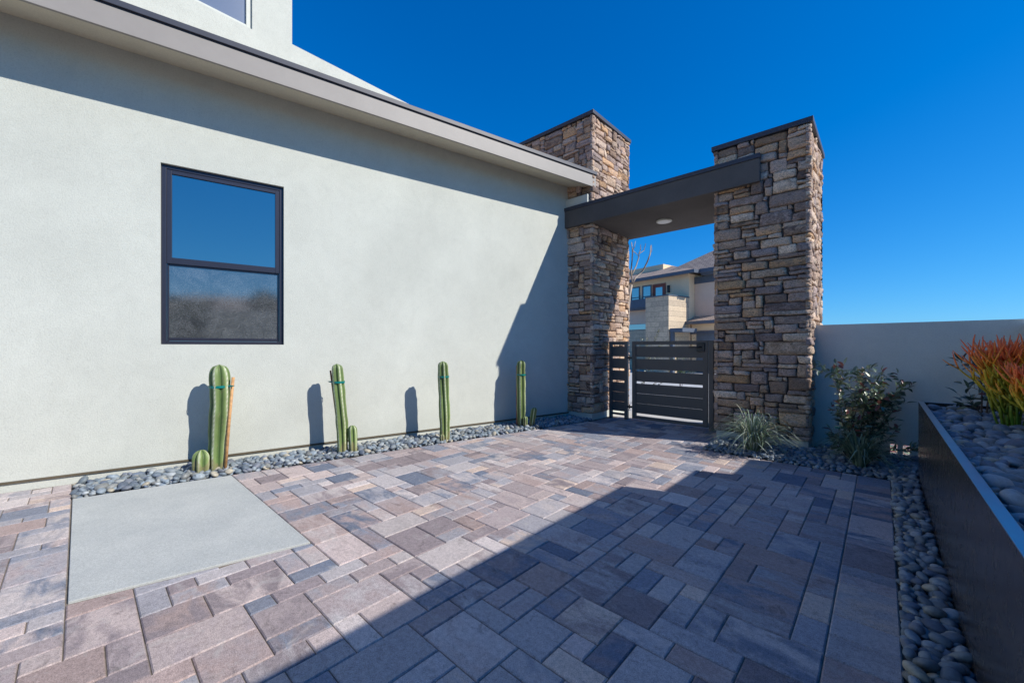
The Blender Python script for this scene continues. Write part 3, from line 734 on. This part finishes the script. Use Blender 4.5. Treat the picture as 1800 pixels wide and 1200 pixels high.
# ------------------------------------------------------------------ GRASSES, SHRUB, FIRE STICKS
def grass(x, y, n, rad, hmax, cols, seed, wid=.007):
    r = random.Random(seed); mb = MB()
    for _ in range(n):
        a = r.uniform(0, 2*pi); b0 = r.uniform(0, .05); L_ = hmax*r.uniform(.55, 1.15); out = rad*r.uniform(.15, 1.0)**.8
        droop = r.uniform(.1, 1.0)*out; sw = r.uniform(-.35, .35); w_ = wid*r.uniform(.7, 1.3); V = []
        m_ = 9; hh = L_*r.uniform(.6, 1.0)*sqrt(max(.15, 1-(out/(rad*1.15))**2))+.05
        for i in range(m_+1):
            q = i/m_; rr = b0+out*(q**1.25); z = hh*sin(min(q, 1)*pi*.5*(1+.75*out/rad))*1.0 if True else 0
            z = max(z, -.0+.02*(1-q)+.03*q*0)
            aa = a+sw*q*q; px, py = x+rr*cos(aa), y+rr*sin(aa); ww = w_*(1-.92*q**2.2)
            tx, ty = -sin(aa), cos(aa)
            V += [(px-tx*ww, py-ty*ww, z+.002), (px, py, z-.002*(1-q)), (px+tx*ww, py+ty*ww, z+.002)]
        F = []
        for i in range(m_):
            k = 3*i; F += [(k, k+1, k+4, k+3), (k+1, k+2, k+5, k+4)]
        c_ = np.array(r.choice(cols))*r.uniform(.8, 1.2); mb.add(V, F, tone_a=c_)
    return mb
o = obj('ornamental_grass', grass(-1.33, 6.46, 260, .70, .62, [(.30,.37,.28),(.36,.42,.34),(.24,.32,.20),(.45,.46,.34),(.18,.25,.13)], 3), M['blade'], None, smooth=True, loc=(-1.33,6.47,0))  # blades paler than the shaded clump's, sunlight put into the colour
tag(o, 'sunlit pale grey-green grass clump arching in front of the stone pillar', 'grass clump', 'strappy grass clumps')
o = obj('ornamental_grass', grass(-.20, 6.50, 150, .52, .50, [(.17,.23,.14),(.23,.28,.18),(.13,.18,.10)], 5, .008), M['blade'], None, smooth=True, loc=(-.20,6.47,0))
tag(o, 'darker shaded grass clump below the leafy shrub', 'grass clump', 'strappy grass clumps')

def leaf(mb, p, d, L_, w_, c_, r, up=None, fold=.25):
    d = np.array(d, float); d /= np.linalg.norm(d)+1e-9; u = np.array(up if up is not None else [r.gauss(0,.5), r.gauss(0,.5), 1.0]); s = np.cross(d, u); s /= np.linalg.norm(s)+1e-9; nn = np.cross(s, d)
    V = []; prof = [0, .62, 1, .86, .5, 0]; q_ = [0, .18, .42, .66, .86, 1]
    for q, pr in zip(q_, prof):
        c0 = p+d*L_*q - nn*L_*.18*q*q
        V += [c0 - s*w_*pr*.5 + nn*w_*pr*fold, c0, c0 + s*w_*pr*.5 + nn*w_*pr*fold]
    F = []
    for i in range(5):
        k = 3*i; F += [(k, k+1, k+4, k+3), (k+1, k+2, k+5, k+4)]
    mb.add(V, F, tone_a=c_)
def shrub(name, label, cat, x, y, stems, seed, leafL=(.05,.085), cols=None, z0=0, dens=.024, tipred=True, sm='bark'):
    r = random.Random(seed); t = thing(name, label, cat, (x, y, z0)); sb = MB(); lb = MB()
    cols = cols or [(.05,.085,.04),(.07,.11,.06),(.09,.13,.08),(.04,.07,.035),(.11,.13,.07)]
    def twig(p0, d0, L_, r0, lv):
        pts = [np.array(p0, float)]; d = np.array(d0, float); d /= np.linalg.norm(d); n = max(3, int(L_/.05))
        for i in range(n):
            d = d + np.array([r.gauss(0,.10), r.gauss(0,.10), r.gauss(.03,.08)]); d /= np.linalg.norm(d); pts.append(pts[-1]+d*L_/n)
        rr = [r0*(1-.7*i/n) for i in range(n+1)]
        sb.tube(pts, rr, 6)
        s_ = 0; st = .22*L_ if lv < 2 else .02
        while s_ < L_:
            i = min(n-1, int(s_/L_*n)); f_ = s_/L_*n-i; pp = pts[i]*(1-f_)+pts[i+1]*f_; dd = pts[i+1]-pts[i]; dd /= np.linalg.norm(dd)
            if s_ > st:
                side = np.cross(dd, [r.gauss(0,1), r.gauss(0,1), r.gauss(0,1)]); side /= np.linalg.norm(side)+1e-9
                c_ = np.array(r.choice(cols))*r.uniform(.8, 1.25)
                if tipred and s_ > .85*L_ and r.random() < .5: c_ = np.array((.16,.05,.04))
                leaf(lb, pp, side+dd*.7+np.array([0,0,-.1]), r.uniform(*leafL), r.uniform(*leafL)*.48, c_, r)
            s_ += dens*r.uniform(.6, 1.5)
        leaf(lb, pts[-1], d, r.uniform(*leafL), leafL[0]*.5, np.array(r.choice(cols)), r)
        if lv < 2:
            for _ in range(r.randint(2, 4) if lv == 0 else r.randint(1, 3)):
                i = r.randint(int(n*.3), n-1); q = np.array([r.gauss(0,.7), r.gauss(0,.7), r.gauss(.25,.35)]); twig(pts[i], d*.5+q, L_*r.uniform(.35,.6), rr[i]*.7, lv+1)
    for (d, L_) in stems: twig((x+r.uniform(-.03,.03), y+r.uniform(-.03,.03), z0-.02), d, L_, .009, 0)
    obj('stem', sb, M[sm], t, smooth=True); obj('foliage', lb, M['leaf'], t, smooth=True); return t
R_ = np.array([CA, SA, 0]); B_ = np.array([-SA, CA, 0]); Uz = UP
def dv(r_, d_, u_): return R_*r_+B_*d_+Uz*u_
st = [(dv(-.28,0,1),1.15),(dv(-.22,.1,1),.85),(dv(-.02,0,1),1.08),(dv(.12,-.1,1),1.0),(dv(.3,.0,.9),.95),(dv(.75,-.05,.75),1.0),(dv(.9,-.1,.62),.95),(dv(.5,.1,.8),.75),(dv(-.4,-.1,.7),.55),(dv(.0,-.4,.6),.55),(dv(.6,-.2,.9),.8),(dv(.2,-.3,.8),.6)]
sh = shrub('leafy_shrub', 'leafy dark green shrub with reddish tips against the grey garden wall', 'shrub', -.30, 7.0, st, 9, leafL=(.065,.105), cols=[(.09,.14,.08),(.13,.19,.12),(.17,.22,.15),(.07,.11,.06),(.22,.23,.12)], dens=.026)
g = MB(); g.tube([(-.46,6.93,.42),(-.40,6.88,.43),(-.33,6.90,.42),(-.30,6.98,.41)], .012, 8); obj('tie', g, M['tie'], sh)
shrub('young_shrub', 'small shrub with broad dark leaves behind the orange-tipped succulent', 'shrub', .76, 6.1, [(dv(.02,0,1),.62),(dv(.1,0,1),.5),(dv(-.75,-.1,.32),.34)], 19, leafL=(.07,.11), z0=.8, cols=[(.05,.09,.06),(.08,.12,.09)], dens=.075)

def firestick(x, y, z0, H, n0, spread, label, seed):
    r = random.Random(seed); mb = MB(); cnt = [0]
    G = np.array((.09,.21,.02)); Y = np.array((.66,.48,.03)); O = np.array((.98,.34,.03)); Rd = np.array((.99,.20,.06))
    def colr(q):
        if q < .35: return G*(1-q/.35)+(G*.5+Y*.4)*(q/.35)
        if q < .62: k = (q-.35)/.27; return (G*.5+Y*.4)*(1-k)+Y*k
        if q < .84: k = (q-.62)/.22; return Y*(1-k)+O*k
        k = min(1, (q-.84)/.22); return O*(1-k)+Rd*k
    def seg(p, d, rad, lv, hue):
        L_ = H*r.uniform(.15, .29)*(1.0 if lv > 0 else 1.25); n = 4; pts = [p]; d = np.array(d)/np.linalg.norm(d)
        for i in range(n):
            d = d + np.array([r.gauss(0,.05), r.gauss(0,.05), .15+r.gauss(0,.05)]); d /= np.linalg.norm(d); pts.append(pts[-1]+d*L_/n)
        last = lv >= 4 or (lv >= 2 and r.random() < .3) or pts[-1][2]-z0 > H*.9
        rr = [rad*(1-.12*i/n) for i in range(n+1)]
        if last: rr[-1] = rad*.35; rr[-2] = rad*.75
        cols = []
        for i, q in enumerate(pts):
            hh = (q[2]-z0)/H; hh = hh+hue+(.10 if last else 0); cols += [colr(max(0, min(1.1, hh*1.12-.10)))]*6
        mb.tube(pts, rr, 6, tone_a=np.array(cols))
        if not last:
            k = r.choice([2, 2, 3, 3, 2]) if lv < 3 else 2
            a0 = r.uniform(0, 6.28)
            for j in range(k):
                a = a0+j*2*pi/k+r.uniform(-.4,.4); sprd = r.uniform(.40,.75)
                side = np.cross(d, [cos(a), sin(a), .2]); side /= np.linalg.norm(side)+1e-9
                seg(pts[-1], d+side*sprd, rad*.9, lv+1, hue+r.uniform(-.06,.06))
    for _ in range(n0):
        a = r.uniform(0, 6.28); q = r.random()**.6; b = spread*q
        seg(np.array([x+.35*b*cos(a), y+.35*b*sin(a), z0]), np.array([cos(a)*q*.42, sin(a)*q*.42, 1.0]), r.uniform(.009,.0115), 0, r.uniform(-.12,.06))
    o = obj('firestick_succulent', mb, M['fire'], None, smooth=True, loc=(x, y, z0)); tag(o, label, 'succulent', 'orange-tipped pencil succulents in the planter'); return o
firestick(.80, 5.20, .80, .70, 24, .22, 'farther red and orange tipped pencil succulent with its taller sprig, mid planter', 4)
firestick(.90, 4.5, .80, .54, 24, .22, 'nearer red tipped green pencil succulent at the right edge of view', 8)

# ------------------------------------------------------------------ BEYOND THE GATE
def bare_tree():
    t = thing('bare_tree', 'leafless pale forked tree just beyond the gate, against the sky', 'tree', (-4.80, 10.6, 0))
    D0 = 11.2
    def P(x, y, dd=0): D = D0+dd; X = (x-900)/703*D; z = 1.5-(y-610)/703*D; return np.array([X*CA-D*SA, X*SA+D*CA, z])
    g = MB(); g.tube([P(1096,704),P(1098,640),P(1102,560),P(1106,520),P(1110,500)], [.075,.065,.055,.045,.036], 10); obj('trunk', g, M['bark_pale'], t, smooth=True)
    g = MB()
    for br, r0 in [([(1110,502),(1117,488),(1130,476),(1138,460),(1143,446),(1144,432)], .028), ([(1112,497),(1109,478),(1111,458),(1112,442),(1110,426)], .022), ([(1111,482),(1118,468),(1123,452),(1123,446)], .022),
                   ([(1123,446),(1126,438),(1126,430)], .014), ([(1123,446),(1132,440),(1135,428)], .014), ([(1111,442),(1115,434),(1117,424)], .013), ([(1112,440),(1119,446),(1122,450)], .012), ([(1103,530),(1090,505),(1080,470),(1076,440)], .03), ([(1084,485),(1096,470),(1100,445)], .018), ([(1143,446),(1146,440),(1145,430)], .010)]:
        pts = [P(x, y, .4*sin(i*1.3+x)) if i else P(x, y) for i, (x, y) in enumerate(br)]; n = len(pts)
        g.tube(pts, [r0*(1-.45*i/(n-1)) for i in range(n)], 8)
    obj('branches', g, M['bark_pale'], t, smooth=True); return t
bare_tree()
shrub('garden_shrub', 'thin yellow-green shrub just beyond the gate hinge gap', 'shrub', -4.55, 10.1, [(dv(.05,0,1),1.75),(dv(-.1,0,1),1.5),(dv(.2,0,1),1.3)], 77, cols=[(.16,.17,.06),(.2,.2,.1),(.12,.14,.05)], tipred=False, leafL=(.04,.07), dens=.03)
shrub('garden_shrub', 'low green shrub seen through the gate slots', 'shrub', -5.5, 15.2, [(dv(.3,0,1),.8),(dv(-.3,0,1),.8),(dv(0,.3,1),.75),(dv(0,-.3,1),.7)], 78, cols=[(.10,.16,.05),(.14,.18,.07)], tipred=False, leafL=(.05,.09), dens=.022)

# neighbour house: local frame a = along WN (right), b = away (WT)
def at(px, D): X = (px-900)/703*D; return np.array([X*CA-D*SA, X*SA+D*CA, 0])
NO = at(1221, 24.5)
nb = thing('neighbour_house', 'two storey tan stucco house across the street with limestone block fin and grey trim', 'house', tuple(NO))
nf = dict(o=tuple(NO), ex=tuple(WN), ey=tuple(WT))
def nbox(name, mat, *boxes, par=nb, bevel=0):
    g = MB(**nf)
    for b in boxes: g.box(*b)
    return obj(name, g, M[mat], par, bevel=bevel)
nbox('upper_wall', 'n_tan', (-9, 0, -.61, 6, 4.002, 5.95), (-1.598, 0, -.61, 6, -.05, 4.0))
nbox('lower_wall', 'n_pink', (-9, -1.6, -.55, 6, -.05, 4.0))
nbox('stone_fin', 'n_block', (-1.56, 0.004, -2.68, -.612, -.05, 4.47)); nbox('fin_cap', 'n_trim', (-1.6, .04, -2.72, -.612, 4.472, 4.53))
nbox('side_wall', 'n_pink', (.008, 1.4, .0, 5, -.05, 5.75))
nbox('garage_wall', 'n_tan', (.10, 2.1, -.5, -.003, 2.30, 2.88), (.10, .35, -.5, -.003, -.05, 2.298))
nbox('garage_trim', 'n_trim', (.05, 2.15, -.56, -.503, 2.28, 2.46)); nbox('garage_door', 'garage', (.36, 1.9, -.42, -.36, -.05, 2.29), (1.9, 2.1, -.5, -.003, -.05, 2.298))
g = MB(**nf); g.hexa([(-.15,-.95,2.88),(2.3,-.95,2.88),(2.3,-.002,3.22),(-.15,-.002,3.22),(-.15,-.95,3.02),(2.3,-.95,3.02),(2.3,-.002,3.38),(-.15,-.002,3.38)]); obj('garage_roof', g, M['rooftile'], nb)
nbox('garage_gutter', 'n_trim', (-.2, 2.35, -1.03, -.955, 2.86, 3.04))
nbox('porch_post', 'n_trim', (.06, .22, -2.6, -2.4, -.05, 2.36)); nbox('porch_beam', 'n_trim', (.06, .85, -2.65, -1.2, 2.362, 2.58))
rf = MB(**nf); rf.add([(-9.6,-1.2,6.05),(.65,-1.2,6.05),(.65,6.6,6.05),(-9.6,6.6,6.05),(-6,2.4,7.3),(-3.2,2.4,7.3)], [(0,1,5,4),(1,2,5),(2,3,4,5),(3,0,4),(0,3,2,1)])
rf.add([(-2.2,-.65,6.1),(1.75,-.65,6.1),(1.75,5.6,6.1),(-2.2,5.6,6.1),(1.0,2.0,7.9),(1.0,3.2,7.9)], [(0,1,5,4),(1,2,5),(2,3,4,5),(3,0,4),(0,3,2,1)]); obj('roof', rf, M['rooftile'], nb)
nbox('eave_trim', 'n_trim', (-9.65, .7, -1.24, -1.1, 5.86, 6.048), (.56, .7, -1.098, -.7, 5.86, 6.048), (.702, 1.8, -.69, -.55, 5.86, 6.09), (-9.65, .56, -1.098, -.615, 5.955, 6.02), (.71, 1.7, -.548, -.005, 5.76, 6.02), (.01, 1.4, -.06, -.003, 5.35, 5.758))
nbox('parapet', 'n_tan', (-7.5, -3.0, 1.2, 4, 6.2, 7.25))
# upper windows: on the front wall at b = -.61
for (a0, a1) in ((-5.25,-4.5),(-4.28,-3.54),(-3.34,-2.62)):
    g = MB(**nf); z0_, z1_ = 4.55, 5.6
    g.box(a0,a0+.07,-.66,-.612,z0_,z1_); g.box(a1-.07,a1,-.66,-.612,z0_,z1_); g.box(a0+.07,a1-.07,-.66,-.612,z1_-.07,z1_); g.box(a0+.07,a1-.07,-.66,-.612,z0_,z0_+.07); g.box(a0+.07,a1-.07,-.655,-.614,4.85,4.90)
    wn = obj('window', g, M['n_trim'], nb)
    g = MB(**nf); g.box(a0+.07,a1-.07,-.63,-.613,z0_+.07,4.849); g.box(a0+.07,a1-.07,-.63,-.613,4.901,z1_-.07); obj('glass_pane', g, M['glass'], wn)
g = MB(**nf); g.box(-2.52,-2.42,-.68,-.612,4.1,5.58); g.box(-1.68,-1.58,-.68,-.612,4.1,5.58); g.box(-2.42,-1.68,-.68,-.612,5.48,5.58); g.box(-2.42,-2.3,-.65,-.614,4.1,5.48); g.box(-1.80,-1.68,-.65,-.614,4.1,5.48); g.box(-2.3,-1.80,-.65,-.614,5.36,5.48)
dr = obj('door', g, M['n_door'], nb); g = MB(**nf); g.box(-2.3,-1.80,-.64,-.613,4.1,5.359); obj('glass_pane', g, M['glass'], dr)
nbox('wall_lamp', 'black', (-1.42,-1.28,-.74,-.612,4.95,5.4), bevel=.02)
nbox('balcony', 'n_trim', (-9, -1.57, -1.1, -1.02, 4.1, 4.68), (-9, -1.57, -1.018, -.62, 4.0, 4.1))
nbox('lower_window', 'glass', (-6, -2.0, -.60, -.553, 2.7, 3.05)); nbox('low_stone_wall', 'n_block', (-6, -1.57, -.85, -.61, -.05, 2.6))

# farther house behind, only its roof corner shows past the pillar
FO = at(1447, 33.0)
fh = thing('distant_house', 'far tiled roof house whose eave corner shows right of the stone pillar', 'house', tuple(FO)); ff = dict(o=tuple(FO), ex=tuple(WN), ey=tuple(WT))
g = MB(**ff); g.box(-9, -.6, -9, -.6, -.05, 6.0); obj('wall', g, M['n_tan'], fh)
g = MB(**ff); g.add([(-9.6,-9.6,6.15),(0,-9.6,6.15),(0,0,6.15),(-9.6,0,6.15),(-4.8,-4.8,8.0)], [(0,1,4),(1,2,4),(2,3,4),(3,0,4),(0,3,2,1)]); obj('roof', g, M['rooftile'], fh)
g = MB(**ff); g.box(-9.62, .02, -.1, .02, 5.98, 6.148); g.box(-.1, .02, -9.6, -.102, 5.98, 6.148); obj('eave_trim', g, M['n_trim'], fh)

# ------------------------------------------------------------------ WHAT THE WINDOW MIRRORS (east of the boundary wall)
def tree(x, y, h, R, label, seed, n=5200, lf=.2, cols=((.05,.075,.03),(.07,.10,.045),(.035,.055,.025))):
    r = random.Random(seed); t = thing('garden_tree', label, 'tree', (x, y, 0)); g = MB(); lb = MB()
    k_ = R/1.6; g.tube([(x,y,-.1),(x+.06*k_,y,h*.25),(x,y+.06*k_,h*.5),(x,y,h*.75)], [.2*k_,.16*k_,.11*k_,.05*k_], 8); cl = []
    for k in range(16):
        a = r.uniform(0,6.28); q = r.uniform(.3,.85); e = np.array([x+R*q*cos(a), y+R*q*sin(a), h*r.uniform(.45,.92)]); g.tube([(x,y,h*r.uniform(.25,.6)), tuple((e+np.array([x,y,h*.5]))/2), tuple(e)], [.07*k_,.045*k_,.02*k_], 6); cl.append((e, R*r.uniform(.28,.48)))
    for _ in range(n):
        c0, rr = r.choice(cl); d = np.array([r.gauss(0,1), r.gauss(0,1), r.gauss(0,.8)]); d /= np.linalg.norm(d)
        leaf(lb, c0+d*rr*r.random()**.45, d+np.array([r.gauss(0,.6), r.gauss(0,.6), r.gauss(0,.6)]), lf, lf*.5, np.array(r.choice(cols))*r.uniform(.8,1.3), r)
    obj('trunk', g, M['bark'], t, smooth=True); obj('crown', lb, M['leaf'], t); return t
tree(.78, -1.22, 3.0, .55, 'dark bushy young tree in the planter, mirrored at the left of the lower window pane', 5, n=2600, lf=.09)
tree(21.0, -1.6, 5.4, 2.2, 'rounded tree farther behind the boundary wall, mirrored at the right of the window', 6)
ry = thing('rear_house', 'low pale stucco house behind the boundary wall, mirrored in the lower window pane', 'house', (24, -4, 0))
g = MB(); g.box(24, 34, -14, 6, -.05, 4.2); obj('wall', g, M['n_pink'], ry)
g = MB(); g.add([(23.4,-14.6,4.2),(34.6,-14.6,4.2),(34.6,6.6,4.2),(23.4,6.6,4.2),(29,-9,5.9),(29,1,5.9)], [(0,1,4),(1,2,5,4),(2,3,5),(3,0,4,5),(0,3,2,1)]); obj('roof', g, M['rooftile'], ry)
